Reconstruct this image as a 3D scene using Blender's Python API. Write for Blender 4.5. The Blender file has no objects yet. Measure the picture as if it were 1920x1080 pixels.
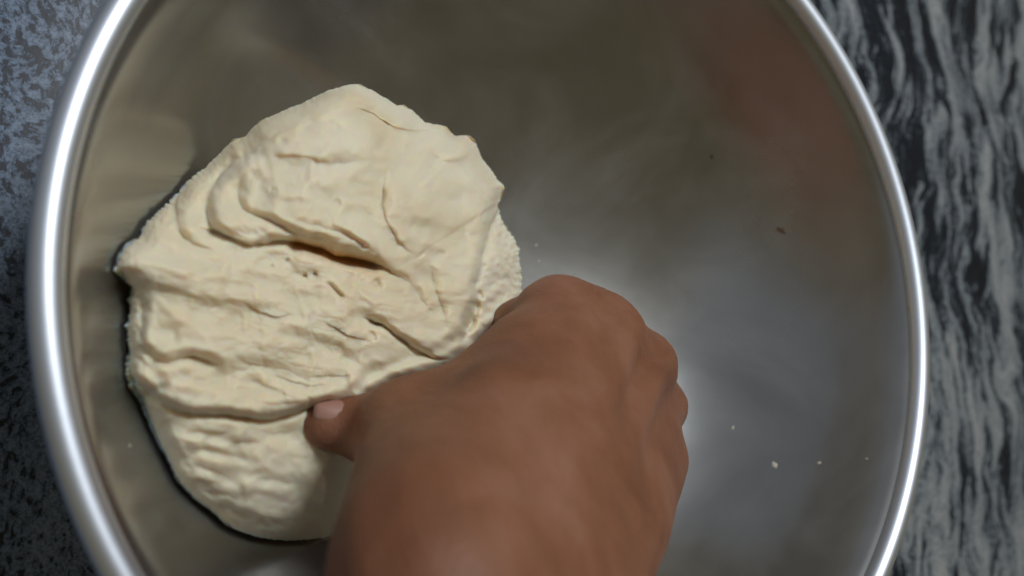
import bpy, bmesh, math, random
import numpy as np
from mathutils import Vector, Matrix

S = bpy.context.scene
COL = S.collection
rng = random.Random(4)

# ------------------------------------------------------------------ camera
# world frame: origin = centre of the bowl's rim, z up, metres
FPX = 1550.0
Cc = np.array([0.03169548, -0.00138322, 0.26277415])
nn = np.array([0.55908841, -0.16041419, -1.0]); nn /= np.linalg.norm(nn)
Xc = np.array([1.0, 0, 0]) - nn * nn[0]; Xc /= np.linalg.norm(Xc)
Yc = np.cross(nn, Xc)
MW = np.array([Xc, Yc, nn])                    # camera (x right, y down, z forward) -> world
CAM = MW @ (-Cc)
cd = bpy.data.cameras.new('camera'); cam = bpy.data.objects.new('camera', cd); COL.objects.link(cam)
cols = [MW @ np.array(v, float) for v in ((1, 0, 0), (0, -1, 0), (0, 0, -1))]
cam.matrix_world = Matrix([[cols[0][i], cols[1][i], cols[2][i], CAM[i]] for i in range(3)] + [[0, 0, 0, 1]])
cd.sensor_width = 36; cd.lens = 36 * FPX / 1920; cd.clip_start = 0.005; cd.clip_end = 50
cd.dof.use_dof = True; cd.dof.focus_distance = 0.285; cd.dof.aperture_fstop = 6.5
S.camera = cam

def unp(px, py, z):
    """points at height z seen in direction (px, py)"""
    px, py, z = np.broadcast_arrays(np.asarray(px, float), np.asarray(py, float), np.asarray(z, float))
    d = np.stack([(px - 960) / FPX, (py - 540) / FPX, np.ones_like(px)], -1) @ MW.T
    t = (z - CAM[2]) / d[..., 2]
    return CAM + d * t[..., None]

# ------------------------------------------------------------------ light
w = bpy.data.worlds.new('World'); S.world = w; w.use_nodes = True
bg = w.node_tree.nodes['Background']
bg.inputs[0].default_value = (0.50, 0.425, 0.26, 1); bg.inputs[1].default_value = 0.22

def area(name, loc, target, sx, sy, power, colr):
    l = bpy.data.lights.new(name, 'AREA'); l.shape = 'RECTANGLE'; l.size = sx; l.size_y = sy
    l.energy = power; l.color = colr
    o = bpy.data.objects.new(name, l); COL.objects.link(o); o.location = loc
    o.rotation_euler = (Vector(target) - Vector(loc)).to_track_quat('-Z', 'Y').to_euler()
    return o
area('kitchen_lamp', (0.11, 0.49, 0.98), (0, 0, -0.05), 0.24, 0.20, 9.1, (0.90, 0.95, 1.0))
area('window_light', (-1.2, 0.9, 1.2), (0, 0, -0.05), 2.8, 2.4, 2.8, (0.36, 0.58, 1.0))
S.view_settings.view_transform = 'Standard'; S.view_settings.look = 'None'
S.view_settings.exposure = 0.0; S.view_settings.gamma = 1.0; S.view_settings.use_curve_mapping = False

# ------------------------------------------------------------------ helpers
def mat(name):
    m = bpy.data.materials.new(name); m.use_nodes = True
    nt = m.node_tree; b = nt.nodes['Principled BSDF']
    return m, nt, b
def N(nt, t, **kw):
    n = nt.nodes.new(t)
    for k, v in kw.items():
        if k in n.inputs: n.inputs[k].default_value = v
        else: setattr(n, k, v)
    return n
def L(nt, a, b): nt.links.new(a, b)
def mapped(nt, scale=(1, 1, 1), rot=(0, 0, 0), loc=(0, 0, 0)):
    tc = N(nt, 'ShaderNodeTexCoord'); mp = N(nt, 'ShaderNodeMapping')
    mp.inputs['Scale'].default_value = scale; mp.inputs['Rotation'].default_value = rot; mp.inputs['Location'].default_value = loc
    L(nt, tc.outputs['Object'], mp.inputs['Vector']); return mp.outputs['Vector']
def noise(nt, vec, scale, detail=4, rough=0.55, dist=0.0):
    n = N(nt, 'ShaderNodeTexNoise'); n.inputs['Scale'].default_value = scale; n.inputs['Detail'].default_value = detail
    n.inputs['Roughness'].default_value = rough; n.inputs['Distortion'].default_value = dist
    L(nt, vec, n.inputs['Vector']); return n.outputs['Fac']
def ramp(nt, fac, stops):
    r = N(nt, 'ShaderNodeValToRGB'); e = r.color_ramp.elements
    while len(e) < len(stops): e.new(0.5)
    for el, (p, c) in zip(e, stops):
        el.position = p; el.color = (c, c, c, 1) if isinstance(c, (int, float)) else (*c, 1)
    L(nt, fac, r.inputs[0]); return r.outputs['Color']
def mix(nt, fac, a, b, mode='MIX'):
    m = N(nt, 'ShaderNodeMix', data_type='RGBA', blend_type=mode)
    for s, v in ((m.inputs['Factor'], fac), (m.inputs['A'], a), (m.inputs['B'], b)):
        pass
    ins = {i.identifier: i for i in m.inputs}
    for key, v in (('Factor_Float', fac), ('A_Color', a), ('B_Color', b)):
        if hasattr(v, 'is_output'): L(nt, v, ins[key])
        elif isinstance(v, (int, float)) and key == 'Factor_Float': ins[key].default_value = v
        else: ins[key].default_value = (*v, 1) if len(v) == 3 else v
    return {o.identifier: o for o in m.outputs}['Result_Color']
def bump(nt, b, h, strength, dist):
    n = N(nt, 'ShaderNodeBump'); n.inputs['Strength'].default_value = strength; n.inputs['Distance'].default_value = dist
    L(nt, h, n.inputs['Height']); L(nt, n.outputs[0], b.inputs['Normal']); return n

def mesh_np(name, co, faces, m, parent=None, smooth=True):
    """co (n,3), faces (k,4) or (k,3) int arrays (list of arrays allowed)"""
    if not isinstance(faces, list): faces = [faces]
    me = bpy.data.meshes.new(name)
    me.vertices.add(len(co)); me.vertices.foreach_set('co', np.asarray(co, np.float32).ravel())
    idx = np.concatenate([f.ravel() for f in faces]).astype(np.int32)
    sizes = np.concatenate([np.full(len(f), f.shape[1]) for f in faces])
    me.loops.add(len(idx)); me.loops.foreach_set('vertex_index', idx)
    me.polygons.add(len(sizes)); me.polygons.foreach_set('loop_start', np.r_[0, np.cumsum(sizes)[:-1]].astype(np.int32))
    if smooth: me.polygons.foreach_set('use_smooth', np.ones(len(sizes), bool))
    me.update(calc_edges=True); me.validate()
    me.materials.append(m)
    o = bpy.data.objects.new(name, me); COL.objects.link(o)
    if parent: o.parent = parent
    return o
def tag(o, label=None, cat=None, group=None, kind=None):
    for k, v in (('label', label), ('category', cat), ('group', group), ('kind', kind)):
        if v: o[k] = v
    return o

_perm = np.random.RandomState(7).permutation(512)
_ang = np.random.RandomState(8).rand(512) * 2 * math.pi
def gn(x, y, seed=0):
    """gradient noise, about -0.7..0.7"""
    xi = np.floor(x).astype(int); yi = np.floor(y).astype(int); xf = x - xi; yf = y - yi
    u = xf * xf * xf * (xf * (xf * 6 - 15) + 10); v = yf * yf * yf * (yf * (yf * 6 - 15) + 10)
    def g(i, j, dx, dy):
        a = _ang[_perm[(_perm[(i + seed * 37) & 511] + j) & 511]]
        return np.cos(a) * dx + np.sin(a) * dy
    return ((g(xi, yi, xf, yf) * (1 - u) + g(xi + 1, yi, xf - 1, yf) * u) * (1 - v)
            + (g(xi, yi + 1, xf, yf - 1) * (1 - u) + g(xi + 1, yi + 1, xf - 1, yf - 1) * u) * v)
def fbm(x, y, octv=4, seed=0, gain=0.5):
    s = 0; a = 1
    for k in range(octv):
        s = s + a * gn(x * 2 ** k + 13.7 * k, y * 2 ** k - 7.1 * k, seed + k); a *= gain
    return s

# ------------------------------------------------------------------ granite counter
ZC = -0.1085
mg, nt, b = mat('granite')
vec0 = mapped(nt)
warp = N(nt, 'ShaderNodeTexNoise'); warp.inputs['Scale'].default_value = 9; warp.inputs['Detail'].default_value = 3
L(nt, vec0, warp.inputs['Vector'])
wv = N(nt, 'ShaderNodeVectorMath', operation='MULTIPLY_ADD'); wv.inputs[1].default_value = (0.075, 0.03, 0.0)
L(nt, warp.outputs['Color'], wv.inputs[0]); L(nt, vec0, wv.inputs[2])
mp = N(nt, 'ShaderNodeMapping'); mp.inputs['Scale'].default_value = (1, 0.17, 1); mp.inputs['Rotation'].default_value = (0, 0, math.radians(5))
L(nt, wv.outputs[0], mp.inputs['Vector']); streakv = mp.outputs['Vector']
mp2 = N(nt, 'ShaderNodeMapping'); mp2.inputs['Scale'].default_value = (1, 0.6, 1); mp2.inputs['Rotation'].default_value = (0, 0, math.radians(50))
L(nt, wv.outputs[0], mp2.inputs['Vector']); speckv = mp2.outputs['Vector']
st = noise(nt, streakv, 80, 9, 0.72, 1.1)
sp0 = noise(nt, speckv, 430, 5, 0.62, 0.25)
spm = N(nt, 'ShaderNodeMath', operation='ADD'); spm.inputs[1].default_value = 0.03; L(nt, sp0, spm.inputs[0]); sp = spm.outputs[0]
big = noise(nt, streakv, 27, 3, 0.5, 0.5)
sx = N(nt, 'ShaderNodeSeparateXYZ'); L(nt, vec0, sx.inputs[0])
side = N(nt, 'ShaderNodeMapRange'); side.inputs['From Min'].default_value = -0.14; side.inputs['From Max'].default_value = 0.08
L(nt, sx.outputs['X'], side.inputs['Value'])
pat = mix(nt, side.outputs[0], sp, st)
pat2 = N(nt, 'ShaderNodeMath', operation='MULTIPLY_ADD'); L(nt, big, pat2.inputs[0]); pat2.inputs[1].default_value = 0.55
grit = noise(nt, vec0, 420, 5, 0.7)
pg = N(nt, 'ShaderNodeMath', operation='MULTIPLY_ADD'); L(nt, grit, pg.inputs[0]); pg.inputs[1].default_value = 0.30; L(nt, pat, pg.inputs[2])
po = N(nt, 'ShaderNodeMath', operation='SUBTRACT'); L(nt, pg.outputs[0], po.inputs[0]); po.inputs[1].default_value = 0.15; L(nt, po.outputs[0], pat2.inputs[2])
gcol = ramp(nt, pat2.outputs[0], [(0.69, (0.008, 0.012, 0.020)), (0.745, (0.028, 0.038, 0.05)), (0.77, (0.15, 0.18, 0.205)), (0.84, (0.27, 0.29, 0.30)), (0.97, (0.38, 0.385, 0.38))])
fine = noise(nt, vec0, 900, 4, 0.7)
fcol = ramp(nt, fine, [(0.40, 0.35), (0.52, 1.0), (0.70, 1.25)])
gcol = mix(nt, 0.75, gcol, fcol, 'MULTIPLY')
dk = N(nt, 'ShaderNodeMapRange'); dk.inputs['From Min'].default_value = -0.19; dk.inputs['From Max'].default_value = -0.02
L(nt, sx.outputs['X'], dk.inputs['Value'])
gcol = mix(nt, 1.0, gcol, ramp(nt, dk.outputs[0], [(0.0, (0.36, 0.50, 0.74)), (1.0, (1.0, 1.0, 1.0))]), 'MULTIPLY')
L(nt, gcol, b.inputs['Base Color']); b.inputs['Roughness'].default_value = 0.33
b.inputs['Specular IOR Level'].default_value = 0.4
bump(nt, b, fine, 0.08, 0.0004)
g = 24
xs = np.linspace(-0.9, 0.9, g); gx, gy = np.meshgrid(xs, xs); top = np.stack([gx.ravel(), gy.ravel(), np.full(g * g, ZC)], 1)
ii = np.arange(g * g).reshape(g, g); F = np.stack([ii[:-1, :-1], ii[:-1, 1:], ii[1:, 1:], ii[1:, :-1]], -1).reshape(-1, 4)
ring = np.r_[ii[0, :], ii[1:, -1], ii[-1, -2::-1], ii[-2:0:-1, 0]]
lo = top[ring].copy(); lo[:, 2] -= 0.03; n0 = g * g; k = len(ring)
side_f = np.stack([np.roll(ring, -1), ring, n0 + np.arange(k), n0 + (np.arange(k) + 1) % k], 1)
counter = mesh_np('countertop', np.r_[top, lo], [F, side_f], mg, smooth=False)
tag(counter, kind='structure')

# ------------------------------------------------------------------ steel bowl (turned profile)
ms, nt, b = mat('brushed_steel')
vec = mapped(nt)
film = noise(nt, vec, 16, 5, 0.62, 1.2); L(nt, ramp(nt, film, [(0.36, 0.97), (0.56, 0.90), (0.75, 0.80)]), b.inputs['Metallic'])
n1 = noise(nt, vec, 14, 4, 0.6, 0.4); n2 = noise(nt, vec, 45, 3, 0.5)
L(nt, ramp(nt, n1, [(0.3, (0.40, 0.395, 0.38)), (0.7, (0.46, 0.455, 0.44))]), b.inputs['Base Color'])
L(nt, ramp(nt, n1, [(0.3, 0.235), (0.7, 0.29)]), b.inputs['Roughness'])
b.inputs['Anisotropic'].default_value = 0.25
tg = N(nt, 'ShaderNodeTangent', direction_type='RADIAL', axis='Z'); L(nt, tg.outputs[0], b.inputs['Tangent'])
sxy = N(nt, 'ShaderNodeVectorMath', operation='MULTIPLY'); sxy.inputs[1].default_value = (1, 1, 0); L(nt, vec, sxy.inputs[0])
ln = N(nt, 'ShaderNodeVectorMath', operation='LENGTH'); L(nt, sxy.outputs[0], ln.inputs[0])
sz = N(nt, 'ShaderNodeSeparateXYZ'); L(nt, vec, sz.inputs[0])
cb = N(nt, 'ShaderNodeCombineXYZ'); L(nt, ln.outputs['Value'], cb.inputs[0]); L(nt, sz.outputs['Z'], cb.inputs[1])
ang = N(nt, 'ShaderNodeMath', operation='ARCTAN2'); L(nt, sz.outputs['Y'], ang.inputs[0]); L(nt, sz.outputs['X'], ang.inputs[1])
a2 = N(nt, 'ShaderNodeMath', operation='MULTIPLY'); L(nt, ang.outputs[0], a2.inputs[0]); a2.inputs[1].default_value = 0.0025; L(nt, a2.outputs[0], cb.inputs[2])
br = noise(nt, cb.outputs[0], 900, 3, 0.6)
hsum = N(nt, 'ShaderNodeMath', operation='MULTIPLY_ADD'); L(nt, br, hsum.inputs[0]); hsum.inputs[1].default_value = 0.06; L(nt, n2, hsum.inputs[2])
bump(nt, b, hsum.outputs[0], 0.06, 0.001)
mr, nt, b = mat('rim_steel'); b.inputs['Metallic'].default_value = 1.0
b.inputs['Base Color'].default_value = (0.80, 0.85, 0.93, 1); b.inputs['Roughness'].default_value = 0.46
vec = mapped(nt); bump(nt, b, noise(nt, vec, 260, 3), 0.04, 0.0006)

PROF = [(0.0, -0.104), (0.03, -0.1025), (0.055, -0.0975), (0.075, -0.0905), (0.093, -0.0815), (0.108, -0.0715), (0.121, -0.0600), (0.131, -0.0480),
        (0.1385, -0.0360), (0.1440, -0.0240), (0.1482, -0.0135), (0.1508, -0.0078), (0.1536, -0.0048)]
PR = np.array(PROF)
def smooth_prof(P, it=3):
    P = np.array(P, float)
    for _ in range(it):
        q = [P[0]]
        for a, c in zip(P[:-1], P[1:]): q += [0.75 * a + 0.25 * c, 0.25 * a + 0.75 * c]
        q.append(P[-1]); P = np.array(q)
    return P
PS = smooth_prof(PROF)
def bowl_z(r): return np.interp(r, PS[:, 0], PS[:, 1])
def lathe(P, seg, closed=False):
    a = np.arange(seg) / seg * 2 * math.pi
    co = np.stack([P[:, 0, None] * np.cos(a), P[:, 0, None] * np.sin(a), np.repeat(P[:, 1, None], seg, 1)], -1).reshape(-1, 3)
    n = len(P); ii = np.arange(n * seg).reshape(n, seg)
    if closed: ii = np.r_[ii, ii[:1]]
    j = np.roll(ii, -1, 1)
    F = np.stack([ii[:-1], j[:-1], j[1:], ii[1:]], -1).reshape(-1, 4)
    return co, F
inner = PS.copy(); inner[0, 0] = 0.0004
off = PS.copy(); tn = np.gradient(PS, axis=0); tn /= np.linalg.norm(tn, axis=1)[:, None]
outer = PS + np.stack([tn[:, 1], -tn[:, 0]], 1) * 0.0012; outer[0, 0] = 0.0004
P = np.r_[inner, outer[::-1]]
bowl = bpy.data.objects.new('mixing_bowl', None); COL.objects.link(bowl); bowl.location = (0, 0, 0)
tag(bowl, 'wide brushed stainless steel mixing bowl with a rolled rim, holding the dough', 'bowl')
co, F = lathe(P, 192); mesh_np('basin', co, F, ms, bowl)
# rolled bead
th = np.linspace(math.radians(-200), math.radians(60), 26)[::-1]
th = np.linspace(0, 2 * math.pi, 29)[:-1]
bead = np.stack([0.1567 + 0.0040 * np.cos(th), -0.0038 + 0.0040 * np.sin(th)], 1)
co, F = lathe(bead, 256, True); mesh_np('rolled_rim', co, F, mr, bowl)

# ------------------------------------------------------------------ dough
def seg_dist(U, V, pts):
    """distance, signed side (+ = left of travel), arc parameter 0..1"""
    pts = np.array(pts, float); sl = np.hypot(*(pts[1:] - pts[:-1]).T); cum = np.r_[0, np.cumsum(sl)]
    best = np.full(U.shape, 1e9); side = np.zeros(U.shape); par = np.zeros(U.shape)
    for i in range(len(sl)):
        d = pts[i + 1] - pts[i]; tt = np.clip(((U - pts[i, 0]) * d[0] + (V - pts[i, 1]) * d[1]) / sl[i] ** 2, 0, 1)
        ex = U - pts[i, 0] - tt * d[0]; ey = V - pts[i, 1] - tt * d[1]; dd = np.hypot(ex, ey); m = dd < best
        cr = d[0] * (V - pts[i, 1]) - d[1] * (U - pts[i, 0])
        best = np.where(m, dd, best); side = np.where(m, -np.sign(cr), side); par = np.where(m, (cum[i] + tt * sl[i]) / cum[-1], par)
    return best, side, par
def chaikin(p, it=2):
    p = np.array(p, float)
    for _ in range(it):
        q = [p[0]]
        for a, c in zip(p[:-1], p[1:]): q += [.75 * a + .25 * c, .25 * a + .75 * c]
        q.append(p[-1]); p = np.array(q)
    return p
OUT = [(212,507),(228,468),(242,452),(260,449),(269,426),(293,399),(310,384),(334,361),(348,341),(385,315),(422,278),(436,262),(459,257),(487,227),
 (524,211),(570,192),(617,169),(650,159),(674,158),(697,169),(743,197),(757,197),(776,209),(794,228),(815,233),(836,236),(852,255),(866,254),(878,253),
 (889,262),(901,292),(924,324),(946,351),(943,371),(932,382),(938,400),(943,417),(952,426),(958,440),(968,454),(972,465),(974,477),(977,514),(978,570),(965,650),(925,745),
 (865,835),(785,920),(690,985),(610,1008),(560,1013),(524,1013),(478,1006),(459,999),(427,987),(404,964),(362,934),(330,899),(316,867),(293,825),(275,785),(260,747),(249,737),
 (239,714),(237,668),(244,655),(239,640),(237,608),(243,585),(240,560),(247,537),(231,523)]
CX, CY = 590.0, 600.0
o_ = np.array(OUT, float) - (CX, CY)
an = np.arctan2(o_[:, 1], o_[:, 0]); rr = np.hypot(o_[:, 0], o_[:, 1]); so = np.argsort(an); an, rr = an[so], rr[so]
NA, NR = 1100, 340
A = np.linspace(-math.pi, math.pi, NA, endpoint=False)
RB = np.interp(A, np.r_[an[-1] - 2 * math.pi, an, an[0] + 2 * math.pi], np.r_[rr[-1], rr, rr[0]])
kern = np.array([1, 3, 4, 3, 1.]) / 12; RB = sum(kern[q] * np.roll(RB, q - 2) for q in range(5))
# torn, crumbly edge on the left tip, top left and on the right flap
def arcw(a0, a1, s=0.06):
    return 1 / (1 + np.exp(-(A - a0) / s)) * 1 / (1 + np.exp((A - a1) / s))
ragged = arcw(-0.62, -0.12) * 1.0 + arcw(2.72, 3.2) * 1.0 + arcw(-3.3, -2.3) * 0.9 + 0.55
JIT = ragged * (3.4 * gn(A * 42, A * 0 + 3.3) + 2.6 * gn(A * 95, A * 0 + 8.1) + 1.6 * gn(A * 190, A * 0 + 1.7))
rho = np.r_[0.004, np.linspace(0.02, 0.90, NR - 90), 1 - 0.1 * (1 - np.linspace(0, 1, 90)[1:]) ** 1.5]
RHO, AA = np.meshgrid(rho, A, indexing='ij')
RJ = RHO * RB + JIT * RHO ** 45
U = CX + RJ * np.cos(AA); V = CY + RJ * np.sin(AA)
ol = np.stack([CX + RB * np.cos(A), CY + RB * np.sin(A)], 1)[::9]; ol = np.r_[ol, ol[:1]]
edge_px, _, _ = seg_dist(CX + RHO * RB * np.cos(AA), CY + RHO * RB * np.sin(AA), ol)   # distance from the outline
edge_px = np.where(RHO >= 0.9999, 0, edge_px); sft = 6.0; edge_px = np.sqrt(edge_px ** 2 + sft ** 2) - sft
z_edge = -0.066 + 0.010 * np.cos(A - math.pi) - 0.004 * np.sin(A) * 0
pe = unp(U[-1], V[-1], z_edge)
z_edge = z_edge + 0.018 * np.exp(-((A + 1.65) / 0.5) ** 2)
z_edge = np.maximum(z_edge, bowl_z(np.hypot(pe[:, 0], pe[:, 1])) + 0.004)
for _ in range(60): z_edge = (np.roll(z_edge, 1) + z_edge + np.roll(z_edge, -1)) / 3
print('z_edge', z_edge[::100].round(3))
t = np.clip(edge_px / 150, 0, 1); dome = np.sqrt(np.clip(1 - (1 - t) ** 2, 0, 1))
def blur(Zz, kr, ka, n):
    for _ in range(n):
        Zz = Zz.copy(); Zz[kr:-kr] = (Zz[2 * kr:] + 2 * Zz[kr:-kr] + Zz[:-2 * kr]) / 4
        Zz = (np.roll(Zz, ka, 1) + 2 * Zz + np.roll(Zz, -ka, 1)) / 4
    return Zz
wd = np.clip((edge_px - 4) / 40, 0, 1); dome = dome * (1 - wd) + blur(dome, 5, 5, 14) * wd
low = 1 / (1 + np.exp(-(V - 800) / 60))                        # the lower lobe lies flatter
RBs = RB.copy()
for _ in range(700): RBs = (np.roll(RBs, 1) + RBs + np.roll(RBs, -1)) / 3
RW = np.clip(RHO * RB / RBs, 0, 1.15)
for _ in range(150): z_edge = (np.roll(z_edge, 1) + z_edge + np.roll(z_edge, -1)) / 3
Z = z_edge[None, :] * RW ** 2 - 0.050 * (1 - RW ** 2) + (0.025 - 0.006 * low) * dome

wob_u = 7 * fbm(U / 55, V / 55, 3, 3); wob_v = 7 * fbm(U / 55, V / 55, 3, 9)
MM = 0.001
def fold(pts, groove, gw, lip=0.0, lw=40, under=0.0, uw=60, taper=0.12, flip=False, wob=1.0):
    """groove mm deep and gw px wide; raised rounded lip on the left of travel; sunk shelf on the other side"""
    global Z
    p = chaikin(pts); lo_ = p.min(0) - 150; hi_ = p.max(0) + 150
    m = (U > lo_[0]) & (U < hi_[0]) & (V > lo_[1]) & (V < hi_[1])
    d, s, q = seg_dist(U[m] + wob * wob_u[m], V[m] + wob * wob_v[m], p)
    if flip: s = -s
    env = np.clip(q / taper, 0, 1) * np.clip((1 - q) / taper, 0, 1); env = env * env * (3 - 2 * env)
    wv = 1.3 * gw * (0.75 + 0.5 * env)
    h = -groove * np.exp(-(d / wv) ** 2)
    h = h + np.where(s > 0, lip * np.exp(-((d - lw * 0.45) / (lw * 0.62)) ** 2), 0) + np.where(s > 0, 0, -under * np.exp(-(d / uw) ** 2) * (1 - np.exp(-(d / 3) ** 2) * 0))
    Z[m] += h * env * MM
# ---- the big folds
fold([(350,405),(400,436),(450,450),(500,455),(545,452),(600,466),(650,482),(700,490),(740,512),(785,545)], 1.8, 7, 4.0, 70, 2.0, 60, 0.22)
fold([(532,450),(560,458),(600,470),(650,486),(690,492),(722,502)], 4.2, 8, 0, 30, 0, 30, 0.12, wob=0.6)
fold([(560,455),(610,470),(660,488),(705,497)], 1.6, 11, 0, 30, 0, 30, 0.2, wob=0.6)
fold([(862,650),(876,615),(888,590),(893,545),(903,480),(918,425),(932,392),(948,352)], 3.0, 5, 2.5, 40, 5.5, 70, 0.08)
fold([(868,622),(882,596),(890,560)], 6, 6, 0, 20, 0, 20, 0.2)
fold([(228,640),(243,690),(258,715),(279,735),(306,756),(339,768),(376,774),(408,777),(450,781),(487,784),(533,779),(570,768),(617,757),(690,750)], 2.8, 5.5, 3.4, 46, 3.0, 80, 0.05)
fold([(246,636),(274,655),(311,682),(345,668),(380,672),(430,680)], 2.0, 8, 2.2, 34, 1.2, 34, 0.2)
fold([(240,655),(262,675),(290,700),(312,738)], 2.0, 8, 0, 30, 0.8, 20, 0.15)
fold([(672,592),(715,606),(738,620),(761,641),(783,655),(817,672),(850,676)], 2.6, 4.5, 2.4, 34, 1.2, 40, 0.2)
# ---- arcs of the upper lobe
fold([(500,286),(455,296),(420,320),(396,355),(388,395),(402,432),(440,452)], 2.2, 8, 2.5, 34, 1.6, 28, 0.2)
fold([(372,330),(340,362),(326,392),(336,425),(360,455),(410,476)], 1.8, 9, 1.6, 30, 1.0, 28, 0.2)
fold([(462,318),(448,350),(450,388),(478,402),(505,410),(540,430),(590,442),(640,458)], 2.2, 6, 1.8, 26, 0.8, 20, 0.2)
fold([(540,408),(590,418),(640,432),(680,458),(715,482)], 1.6, 5, 1.2, 18, 0.4, 16, 0.25)
fold([(490,300),(530,288),(575,296),(640,304),(690,296)], 0.8, 13, 1.4, 36, 0.8, 34, 0.3)
fold([(735,305),(722,345),(716,388),(735,430),(762,462),(792,490)], 1.2, 14, 1.8, 40, 1.0, 36, 0.3)
fold([(668,380),(700,410),(730,442),(752,470),(760,500)], 1.4, 7, 1.0, 22, 0.4, 20, 0.3)
fold([(634,196),(683,207),(730,230),(765,245),(835,250)], 0.9, 11, 1.5, 30, 1.0, 30, 0.3)
fold([(560,262),(570,235),(600,222),(640,236),(650,262)], 1.0, 8, 0.9, 20, 0, 20, 0.3)
fold([(800,282),(830,302),(866,298),(884,282)], 0.9, 10, 1.0, 24, 0.8, 24, 0.3)
fold([(860,330),(872,380),(870,440),(882,500)], 1.0, 12, 0.8, 30, 0, 20, 0.3)
fold([(800,480),(815,530),(830,580),(838,620)], 1.3, 8, 1.0, 26, 0.6, 20, 0.3)
fold([(740,500),(770,530),(800,575),(835,610)], 1.0, 7, 0.8, 20, 0.4, 20, 0.3)
# ---- left edge and middle
fold([(258,540),(270,575),(265,612),(272,650)], 2.0, 6, 1.0, 20, 0.6, 12, 0.25)
fold([(430,470),(440,520),(420,570)], 0.8, 10, 0.5, 24, 0, 20, 0.3)
for pts in ([(455,708),(496,719),(533,737),(570,747)], [(498,698),(561,719),(630,724)], [(431,660),(478,682),(520,690)], [(470,755),(520,758),(580,748)],
            [(380,735),(330,700),(322,690)], [(560,700),(620,705),(670,700)],
            [(340,806),(400,812),(440,806)], [(422,818),(452,833),(494,827)], [(330,838),(400,845),(470,862)], [(350,868),(400,880),(440,900)],
            [(376,920),(418,924),(466,942)], [(390,944),(440,952),(490,972)], [(350,895),(390,905),(430,905)], [(480,800),(520,812),(560,806)],
            [(470,890),(520,905),(560,900)], [(600,600),(650,622),(700,640)], [(440,560),(500,590),(560,590)], [(520,430),(470,440),(430,430)]):
    fold(pts, 0.45, 8, 0.9, 22, 0.6, 22, 0.35)
# ---- cracks and pits
for pts, dpt, ww in (([(608,528),(620,534),(632,546),(648,560)], 2.4, 3.0), ([(690,618),(700,628),(706,642)], 1.6, 3), ([(686,600),(700,604),(718,610)], 1.6, 3),
                     ([(566,515),(572,517),(578,516)], 1.8, 3), ([(586,512),(592,514),(597,513)], 1.8, 3), ([(536,484),(540,492)], 1.4, 3),
                     ([(788,474),(793,480)], 2, 4), ([(822,468),(830,474),(838,472)], 1.2, 4), ([(945,458),(953,466)], 2, 3.5), ([(504,352),(514,355),(522,356)], 1.3, 3.5),
                     ([(700,520),(712,532),(700,540)], 1.8, 4), ([(505,497),(515,500)], 1.0, 3), ([(897,545),(903,556),(908,562)], 2.6, 4), ([(914,566),(925,568)], 2, 3),
                     ([(480,382),(500,380),(520,384)], 0.7, 4), ([(632,370),(640,386)], 0.8, 4)):
    fold(pts, dpt, ww, 0.4, 8, 0, 8, 0.3, wob=0.3)
# ---- pulled, stretched texture that follows the folds, and lumps
ca, sa = math.cos(0.24), math.sin(0.24); P1 = U * ca + V * sa; P2 = -U * sa + V * ca
ed = np.clip(edge_px / 26, 0, 1)
Z += MM * ed * (3.2 * fbm(P1 / 120, P2 / 80, 2, 1) + 1.9 * fbm(P1 / 62 + fbm(U / 60, V / 60, 2, 4), P2 / 36, 2, 5, 0.4) + 0.32 * fbm(P1 / 26 + fbm(U / 30, V / 30, 2, 14), P2 / 17, 3, 12) * (0.5 + np.clip(fbm(U / 90, V / 90, 2, 33) + 0.3, 0, 1)))
rd = fbm(P1 / 70 + 0.8 * fbm(U / 80, V / 80, 2, 20), P2 / 26, 2, 21); Z -= MM * ed * 0.35 * np.exp(-(rd / 0.10) ** 2) * np.clip(0.5 + fbm(U / 130, V / 130, 2, 30) * 1.6, 0, 1)
Z += MM * 0.05 * fbm(U / 7, V / 7, 2, 17)
flap = 1 / (1 + np.exp(-(U - (905 + (480 - V) * 0.28)) / 8)) * (V < 640) * (V > 375)
edge_r = np.clip(1 - edge_px / 34, 0, 1) * ragged[None, :]
Z += MM * (flap * 1.1 + edge_r * 0.9) * (fbm(U / 11, V / 11, 3, 40) * 1.3)
# dough relaxes: soften everything a little in picture-sized steps
Zs = blur(Z, 2, 1, 3); wsm = 0.8 * np.clip((RHO - 0.25) / 0.2, 0, 1) * np.clip(edge_px / 12, 0, 1); Z = Z * (1 - wsm) + Zs * wsm
Z0 = Z.copy()
def top_z(px, py): return float(Z0.ravel()[np.argmin((U - px).ravel() ** 2 + (V - py).ravel() ** 2)])
# pressed down where the hand works it
hd, hs, hq = seg_dist(U, V, chaikin([(1010, 500), (950, 570), (890, 625), (830, 672), (760, 690), (700, 712), (655, 760), (600, 775), (590, 830), (625, 860), (610, 920), (600, 1040)]))
sg = hs * hd; tt = np.clip((sg + 4) / 60, 0, 1); Z -= 0.022 * tt * tt * (3 - 2 * tt) - 0.0018 * np.exp(-((sg + 15) / 11) ** 2) * -1 * np.clip((800 - V) / 60, 0, 1)
# rounding at the outline, as seen: the surface keeps falling off
Z -= MM * 1.5 * np.exp(-edge_px / 5.0)
pt = unp(U, V, Z)
lift = 0.0015 + 0.006 * np.clip(edge_px / 50, 0, 1)
for _ in range(4):
    fl_ = bowl_z(np.hypot(pt[..., 0], pt[..., 1])) + lift; Zn = 0.5 * (Z + fl_ + np.sqrt((Z - fl_) ** 2 + 0.002 ** 2)); pt = unp(U, V, Zn)
Z = Zn
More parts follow.
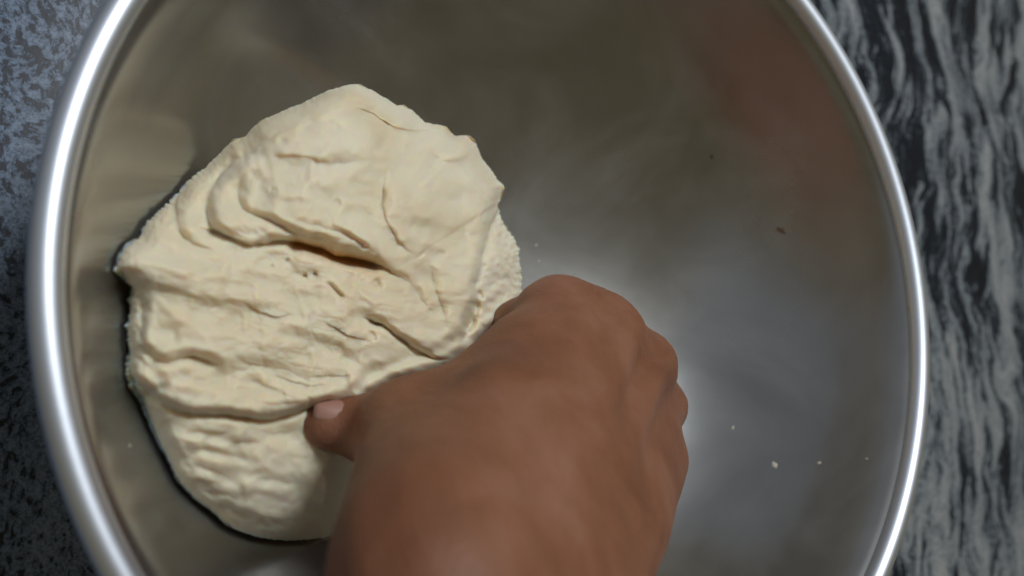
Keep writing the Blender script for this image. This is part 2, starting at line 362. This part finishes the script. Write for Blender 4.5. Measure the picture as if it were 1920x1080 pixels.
# underside: tucks in below the outline, then lies along the steel
rings = [pt[k] for k in range(pt.shape[0])]
cen = np.array([-0.062, -0.004])
last = pt[-1]
sd, _, sq = seg_dist(U + .6 * wob_u, V + .6 * wob_v, chaikin([(532, 450), (560, 458), (600, 470), (650, 486), (690, 492), (728, 505)])); SLIT_GLOW = np.exp(-(sd / 10) ** 2) * np.clip(sq / .1, 0, 1) * np.clip((1 - sq) / .25, 0, 1)
for q, (inw, dn) in enumerate(((0.02, 0.04), (0.05, 0.12), (0.09, 0.3), (0.15, 0.7), (0.22, 1.0), (0.35, 1.0), (0.5, 1.0), (0.65, 1.0), (0.8, 1.0), (0.97, 1.0))):
    xy = last[:, :2] + (cen - last[:, :2]) * inw
    zf = bowl_z(np.hypot(xy[:, 0], xy[:, 1])) + 0.0012
    rings.append(np.c_[xy, last[:, 2] * (1 - dn) + zf * dn])
R_ = np.array(rings); nr = len(R_); co = R_.reshape(-1, 3)
ii = np.arange(nr * NA).reshape(nr, NA); j = np.roll(ii, -1, 1)
F = np.stack([ii[:-1], ii[1:], j[1:], j[:-1]], -1).reshape(-1, 4)
c0 = len(co); co = np.r_[co, [R_[0].mean(0)], [R_[-1].mean(0)]]
T1 = np.stack([np.full(NA, c0), ii[0], j[0]], 1); T2 = np.stack([np.full(NA, c0 + 1), j[-1], ii[-1]], 1)
md, nt, b = mat('dough')
vec = mapped(nt)
nA = noise(nt, vec, 28, 4, 0.55, 0.5); nB = noise(nt, vec, 420, 4, 0.6)
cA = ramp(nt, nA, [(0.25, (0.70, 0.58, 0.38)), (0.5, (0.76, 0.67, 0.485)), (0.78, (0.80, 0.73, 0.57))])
at = N(nt, 'ShaderNodeAttribute', attribute_name='slit_glow')
L(nt, mix(nt, at.outputs['Fac'], cA, (0.62, 0.30, 0.07)), b.inputs['Base Color'])  # orange glow of light inside the slit, painted into the base colour
L(nt, ramp(nt, nA, [(0.3, 0.42), (0.7, 0.62)]), b.inputs['Roughness'])
b.inputs['Subsurface Weight'].default_value = 1.0; b.inputs['Subsurface Radius'].default_value = (1.0, 0.52, 0.20); b.inputs['Subsurface Scale'].default_value = 0.0035
b.inputs['Specular IOR Level'].default_value = 0.35
bump(nt, b, nB, 0.25, 0.0004)
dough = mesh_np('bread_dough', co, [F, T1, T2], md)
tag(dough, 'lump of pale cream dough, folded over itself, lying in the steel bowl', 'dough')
ma = dough.data.attributes.new('slit_glow', 'FLOAT', 'POINT'); mv = np.zeros(len(co), np.float32); mv[:SLIT_GLOW.size] = SLIT_GLOW.ravel(); ma.data.foreach_set('value', mv)

# ------------------------------------------------------------------ hand and forearm (one continuous surface)
def W(px, py, z): return unp(px, py, z).reshape(3)
J = {}
J['m2'] = W(1052, 590, -0.030); J['m3'] = W(1135, 628, -0.024); J['m4'] = W(1200, 684, -0.031); J['m5'] = W(1224, 764, -0.042)
wr = W(885, 1215, 0.045)                      # wrist centre
print('index..pinky', np.linalg.norm(J['m2'] - J['m5']), 'wrist-middle', np.linalg.norm(J['m3'] - wr), wr, J['m3'])
hx = J['m3'] - wr; hx /= np.linalg.norm(hx)
side_v = J['m5'] - J['m2']; side_v -= hx * (side_v @ hx); side_v /= np.linalg.norm(side_v)
up_v = np.cross(side_v, hx); up_v *= np.sign(up_v[2])
print('hx', hx, 'side', side_v, 'up', up_v)
caps = []                                     # (a, b, ra, rb, k)
def cap(a, b_, ra, rb, k=0.008): caps.append((np.array(a, float), np.array(b_, float), ra, rb, k))
wl = {'m2': -0.016, 'm3': -0.005, 'm4': 0.006, 'm5': 0.015}
for kk, (rw, rm, dz) in {'m2': (.0165, .0125, 0), 'm3': (.017, .0125, .001), 'm4': (.0165, .012, 0), 'm5': (.016, .0115, -.002)}.items():
    base = wr + side_v * wl[kk] + up_v * 0.001
    mid = base * 0.5 + J[kk] * 0.5 - up_v * 0.003
    cap(base, mid, rw, 0.0148, 0.012); cap(mid, J[kk] - up_v * 0.002, 0.0148, rm, 0.013)
pk = W(1218, 868, -0.020); cap(wr + side_v * 0.014, pk, 0.018, 0.0125, 0.014)
# palm bulk
cap(wr - up_v * 0.008, (J['m3'] + J['m4']) / 2 - up_v * 0.018 - hx * 0.015, 0.022, 0.017, 0.014)
cap(wr + side_v * 0.018 - up_v * 0.010 + hx * 0.012, J['m5'] - hx * 0.022 - up_v * 0.012, 0.019, 0.016, 0.012)
# curled fingers: proximal down and forward, middle back under, tip into the palm
fing = {'m2': (0.042, 0.026, 0.020, 0.0098), 'm3': (0.045, 0.028, 0.021, 0.0100), 'm4': (0.042, 0.026, 0.020, 0.0095), 'm5': (0.034, 0.020, 0.018, 0.0086)}
nails = []
for i, (kk, (l1, l2, l3, r)) in enumerate(fing.items()):
    sp = side_v * (i - 1.5) * 0.0015
    zz = np.array([0, 0, 1.0])
    d1 = -zz * 0.9 - up_v * 0.3 + hx * (0.02 + 0.05 * i) + sp; d1 /= np.linalg.norm(d1)
    d2 = -hx * 0.9 - zz * 0.05 - up_v * 0.25; d2 /= np.linalg.norm(d2)
    d3 = -hx * 0.35 + up_v * 0.93; d3 /= np.linalg.norm(d3)
    p1 = J[kk] + d1 * l1; p2 = p1 + d2 * l2; p3 = p2 + d3 * l3
    cap(J[kk], J[kk] + d1 * l1 * 0.5, r * 1.22, r * 1.02, 0.010); cap(J[kk] + d1 * l1 * 0.5, p1, r * 1.02, r * 1.05, 0.004)
    cap(p1, p2, r * 1.03, r * 0.90, 0.003); cap(p2, p3, r * 0.90, r * 0.72, 0.003)
    nails.append((p3, d3, r))
    print(kk, 'pip', p1, 'tip', p3)
# thumb
tb = wr - side_v * 0.022 + hx * 0.012 - up_v * 0.004
t1 = W(768, 812, -0.016); t2 = W(700, 806, top_z(690, 800) + 0.006); t3 = W(614, 793, top_z(618, 800) - 0.001)
print('surface at thumb', top_z(618, 800), top_z(690, 800), top_z(900, 600))
print('thumb', np.linalg.norm(t1 - tb), np.linalg.norm(t2 - t1), np.linalg.norm(t3 - t2))
cap(tb, t1, 0.0185, 0.0135, 0.014); cap(t1, t2, 0.0125, 0.0098, 0.006); cap(t2, t3, 0.0098, 0.0078, 0.004)
cap(t1, J['m2'] - hx * 0.030 - up_v * 0.010, 0.0105, 0.013, 0.014)           # web
# forearm
el = wr + np.array([-0.02, -0.245, 0.085])
fm = wr * 0.55 + el * 0.45
for s_ in (-1, 1):
    cap(wr + side_v * 0.011 * s_, wr + (fm - wr) * 0.35 + side_v * 0.012 * s_, 0.0185, 0.0225, 0.012)
    cap(wr + (fm - wr) * 0.35 + side_v * 0.012 * s_, fm + side_v * 0.014 * s_, 0.0225, 0.031, 0.014)
    cap(fm + side_v * 0.014 * s_, el + side_v * 0.010 * s_, 0.031, 0.036, 0.016)
# extensor tendons, knuckle bones
for kk in ('m2', 'm3', 'm4', 'm5'):
    a0 = wr + side_v * wl[kk] * 0.6 + up_v * 0.0145 + hx * 0.02; cap(a0, J[kk] + up_v * 0.0095 - hx * 0.004, 0.0038, 0.0045, 0.006)
allp = np.array([c[0] for c in caps] + [c[1] for c in caps]); hres = 0.0017
lo3 = allp.min(0) - 0.045; hi3 = allp.max(0) + 0.045
nx, ny, nz = (np.ceil((hi3 - lo3) / hres)).astype(int)
print('grid', nx, ny, nz)
gx_ = (lo3[0] + np.arange(nx) * hres).astype(np.float32); gy_ = (lo3[1] + np.arange(ny) * hres).astype(np.float32); gz_ = (lo3[2] + np.arange(nz) * hres).astype(np.float32)
D = np.full((nx, ny, nz), 0.03, np.float32)
for a, b_, ra, rb, k in caps:
    m = max(ra, rb) + 0.022
    l3 = np.maximum(((np.minimum(a, b_) - m - lo3) / hres).astype(int), 0); h3 = np.minimum(((np.maximum(a, b_) + m - lo3) / hres).astype(int) + 1, (nx, ny, nz))
    X = gx_[l3[0]:h3[0], None, None]; Y = gy_[None, l3[1]:h3[1], None]; Zg = gz_[None, None, l3[2]:h3[2]]
    ab = b_ - a; L2 = float(ab @ ab)
    tt = np.clip(((X - a[0]) * ab[0] + (Y - a[1]) * ab[1] + (Zg - a[2]) * ab[2]) / L2, 0, 1)
    d = np.sqrt((X - a[0] - tt * ab[0]) ** 2 + (Y - a[1] - tt * ab[1]) ** 2 + (Zg - a[2] - tt * ab[2]) ** 2) - (ra + (rb - ra) * tt)
    sl_ = (slice(l3[0], h3[0]), slice(l3[1], h3[1]), slice(l3[2], h3[2])); o = D[sl_]
    hh = np.clip(0.5 + 0.5 * (o - d) / k, 0, 1); D[sl_] = o * (1 - hh) + d * hh - k * hh * (1 - hh)

def surface_nets(D, lo, h):
    s = D < 0
    nx, ny, nz = D.shape
    cs = np.zeros((nx - 1, ny - 1, nz - 1), np.int8)
    for i in (0, 1):
        for j in (0, 1):
            for k in (0, 1): cs += s[i:nx - 1 + i, j:ny - 1 + j, k:nz - 1 + k]
    act = (cs > 0) & (cs < 8); ci = np.argwhere(act); idx = -np.ones(act.shape, np.int64); idx[act] = np.arange(len(ci))
    acc = np.zeros((len(ci), 3)); cnt = np.zeros(len(ci))
    cor = [(i, j, k) for i in (0, 1) for j in (0, 1) for k in (0, 1)]
    for a in cor:
        for ax in range(3):
            if a[ax]: continue
            b2 = list(a); b2[ax] = 1
            da = D[tuple((ci + a).T)]; db = D[tuple((ci + b2).T)]; m = (da < 0) != (db < 0)
            t = np.where(m, da / np.where(m, da - db, 1), 0); p = np.array(a, float) + np.eye(3)[ax] * t[:, None]
            acc[m] += p[m]; cnt[m] += 1
    co = (ci + acc / cnt[:, None]) * h + lo
    F = []
    for ax in range(3):
        e = [slice(None)] * 3; e2 = [slice(None)] * 3; e[ax] = slice(0, -1); e2[ax] = slice(1, None)
        ch = s[tuple(e)] != s[tuple(e2)]; q = np.argwhere(ch); ins = s[tuple(q.T)]
        u, v = [(1, 2), (2, 0), (0, 1)][ax]
        ok = (q[:, u] > 0) & (q[:, v] > 0); q = q[ok]; ins = ins[ok]
        def at(du, dv):
            r = q.copy(); r[:, u] += du; r[:, v] += dv; return idx[tuple(r.T)]
        f = np.stack([at(-1, -1), at(0, -1), at(0, 0), at(-1, 0)], 1); f[~ins] = f[~ins][:, ::-1]; F.append(f)
    return co, np.concatenate(F)
co, F = surface_nets(D, lo3, hres)
# a little relaxation
for _ in range(3):
    s_ = np.zeros_like(co); c_ = np.zeros(len(co))
    for a in range(4):
        np.add.at(s_, F[:, a], co[F[:, (a + 1) % 4]]); np.add.at(c_, F[:, a], 1)
        np.add.at(s_, F[:, (a + 1) % 4], co[F[:, a]]); np.add.at(c_, F[:, (a + 1) % 4], 1)
    co = co * 0.5 + 0.5 * s_ / c_[:, None]
mk, nt, b = mat('skin')
vec = mapped(nt)
s1 = noise(nt, vec, 30, 5, 0.6, 0.4)
L(nt, ramp(nt, s1, [(0.28, (0.165, 0.060, 0.027)), (0.5, (0.225, 0.092, 0.046)), (0.72, (0.29, 0.130, 0.080))]), b.inputs['Base Color'])
b.inputs['Roughness'].default_value = 0.58; b.inputs['Specular IOR Level'].default_value = 0.35; b.inputs['Subsurface Weight'].default_value = 0.35
b.inputs['Subsurface Radius'].default_value = (1, .35, .2); b.inputs['Subsurface Scale'].default_value = 0.002
vo = N(nt, 'ShaderNodeTexVoronoi'); vo.inputs['Scale'].default_value = 900; L(nt, mapped(nt, (1, .6, 1)), vo.inputs['Vector'])
bump(nt, b, vo.outputs['Distance'], 0.35, 0.0004)
# knuckle wrinkles and a slightly uneven back of the hand
fn = np.cross(co[F[:, 2]] - co[F[:, 0]], co[F[:, 3]] - co[F[:, 1]]); vn = np.zeros_like(co)
for a in range(4): np.add.at(vn, F[:, a], fn)
vn /= np.linalg.norm(vn, axis=1)[:, None] + 1e-12
disp = 0.00045 * fbm(co[:, 0] / 0.011, (co[:, 1] + co[:, 2]) / 0.011, 3, 50)
for kk in J:
    rel = co - (J[kk] + up_v * 0.010); al = rel @ hx; sdv = rel @ side_v; wgt = np.exp(-(al / 0.008) ** 2 - (sdv / 0.008) ** 2 - ((rel @ up_v) / 0.009) ** 2)
    disp -= 0.0008 * wgt * np.clip(np.sin((al + 0.0011 * gn(sdv / .003, al / .004)) / 0.0026 * 2 * math.pi), -0.2, 1)
me_co = co + vn * disp[:, None]
hand = mesh_np('person', me_co, F, mk)
tag(hand, "person's bare brown right forearm and curled hand pressing into the dough from the bottom edge", 'person')
# fingernails
mn, nt, b = mat('fingernail'); b.inputs['Base Color'].default_value = (0.36, 0.19, 0.14, 1); b.inputs['Roughness'].default_value = 0.42
def nail(tip, d, upd, r):
    upd = upd - d * (upd @ d); upd /= np.linalg.norm(upd); sd = np.cross(d, upd); vs = []; n = 9
    for a in range(n):
        for c in range(n):
            u = (a / (n - 1) - .5) * 2; v = (c / (n - 1) - .5) * 2
            sc = math.sqrt(max(0, 1 - 0.5 * abs(v) ** 3)) if v > 0 else 1
            vs.append(tip + d * v * 0.0062 + sd * math.sin(u * 0.85) * r * 0.80 * sc + upd * (r * 1.05 * math.cos(u * 0.85) - 0.0001 - 0.0006 * max(v, 0) ** 2 + 0.0003 * (1 - u * u) * (v > -.99)))
    I = np.arange(n * n).reshape(n, n); F = np.stack([I[:-1, :-1], I[1:, :-1], I[1:, 1:], I[:-1, 1:]], -1).reshape(-1, 4)
    o = mesh_np('fingernail', np.array(vs), F, mn, hand)
    sm = o.modifiers.new('thick', 'SOLIDIFY'); sm.thickness = 0.0005; return o
dth = (t3 - t2) / np.linalg.norm(t3 - t2); nail(t3 - dth * 0.0015, dth, np.array([-.1, .65, .8]), 0.0080)
for p3, d3, r in nails:
    nail(p3 - d3 * 0.003, d3, -hx if True else up_v, r * 0.76)

# ------------------------------------------------------------------ crumbs left on the steel
crumb_spots = [(1005, 460, 1.5, 0.7, 'tiny curl of dried dough on bowl floor just right of the dough'),
               (1010, 490, 1.2, 1.0, 'pale smear of flour on bowl floor just above the knuckles'),
               (1452, 872, 2.3, 1.3, 'largest pale crumb stuck low on the right bowl wall'),
               (1536, 868, 1.5, 1.2, 'small pale crumb on the right bowl wall, middle of the row of three'),
               (1374, 802, 1.4, 1.1, 'small pale crumb right of the hand, on the bowl wall'),
               (1625, 860, 1.0, 0.9, 'tiny pale speck high on the right bowl wall, closest to the bright rim'),
               (1283, 838, 1.2, 0.8, 'pale speck touching the right edge of the hand'),
               (243, 836, 1.3, 1.0, 'single pale speck on the left bowl wall beside the lower dough edge')]
def on_bowl(px, py):
    d = unp(px, py, -0.05).reshape(3) - CAM; d /= np.linalg.norm(d)
    ts = np.linspace(0.1, 0.5, 4000); p = CAM + d * ts[:, None]; r = np.hypot(p[:, 0], p[:, 1])
    hit = np.argmax((p[:, 2] < bowl_z(r)) & (r < 0.1497) | ((r >= 0.1497) & (p[:, 2] < -0.007))); p = p[hit]; r = r[hit]
    dz = (bowl_z(r + 1e-3) - bowl_z(r - 1e-3)) / 2e-3 if r < 0.148 else 6.0
    n = np.array([-dz * p[0] / r, -dz * p[1] / r, 1.0]); return p, n / np.linalg.norm(n)
def crumb_mesh(seed, sx, sy, sz):
    bm = bmesh.new(); bmesh.ops.create_icosphere(bm, subdivisions=3, radius=1)
    r = random.Random(seed); ph = [r.random() * 6 for _ in range(6)]
    for v in bm.verts:
        c = v.co; k = 1 + 0.25 * math.sin(3 * c.x + ph[0]) * math.cos(2.5 * c.y + ph[1]) + 0.16 * math.sin(6 * c.z + ph[2] + 4 * c.x) + 0.10 * math.sin(9 * c.y + ph[3])
        v.co = Vector((c.x * sx, c.y * sy, c.z * sz)) * k
    for f in bm.faces: f.smooth = True
    return bm
def crumb(name, px, py, sx, sy, sz, m, seed):
    p, n = on_bowl(px, py); bm = crumb_mesh(seed, sx * MM, sy * MM, sz * MM)
    me = bpy.data.meshes.new(name); bm.to_mesh(me); bm.free(); me.materials.append(m)
    o = bpy.data.objects.new(name, me); COL.objects.link(o); o.location = p + n * sz * MM * 0.5
    o.rotation_euler = (Vector(n).to_track_quat('Z', 'Y') @ Matrix.Rotation(seed * 1.3, 3, 'Z').to_quaternion()).to_euler(); return o
mdd, nt, b = mat('dried_dough'); b.inputs['Base Color'].default_value = (0.52, 0.48, 0.38, 1); b.inputs['Roughness'].default_value = 0.6
for i, (px, py, sz, asp, lab) in enumerate(crumb_spots):
    tag(crumb('dough_crumb', px, py, sz * 0.55, sz * 0.32 * asp, 0.16, mdd, i + 1), lab, 'crumb', 'dough crumbs stuck to the steel')
mm, nt, b = mat('dried_smear'); b.inputs['Base Color'].default_value = (0.10, 0.062, 0.036, 1); b.inputs['Roughness'].default_value = 0.55
tag(crumb('dried_smear', 1465, 432, 2.0, 1.2, 0.12, mm, 3), 'small brownish smear dried on the upper right bowl wall', 'smear')
mb, nt, b = mat('bran_fleck'); b.inputs['Base Color'].default_value = (0.05, 0.03, 0.018, 1); b.inputs['Roughness'].default_value = 0.7
tag(crumb('bran_fleck', 1335, 293, 0.9, 0.6, 0.25, mb, 21), 'tiny dark fleck on the bare steel, upper right of the bowl floor', 'fleck')
print('tris', sum(len(o.data.loop_triangles) or len(o.data.polygons) * 2 for o in COL.objects if o.type == 'MESH'))
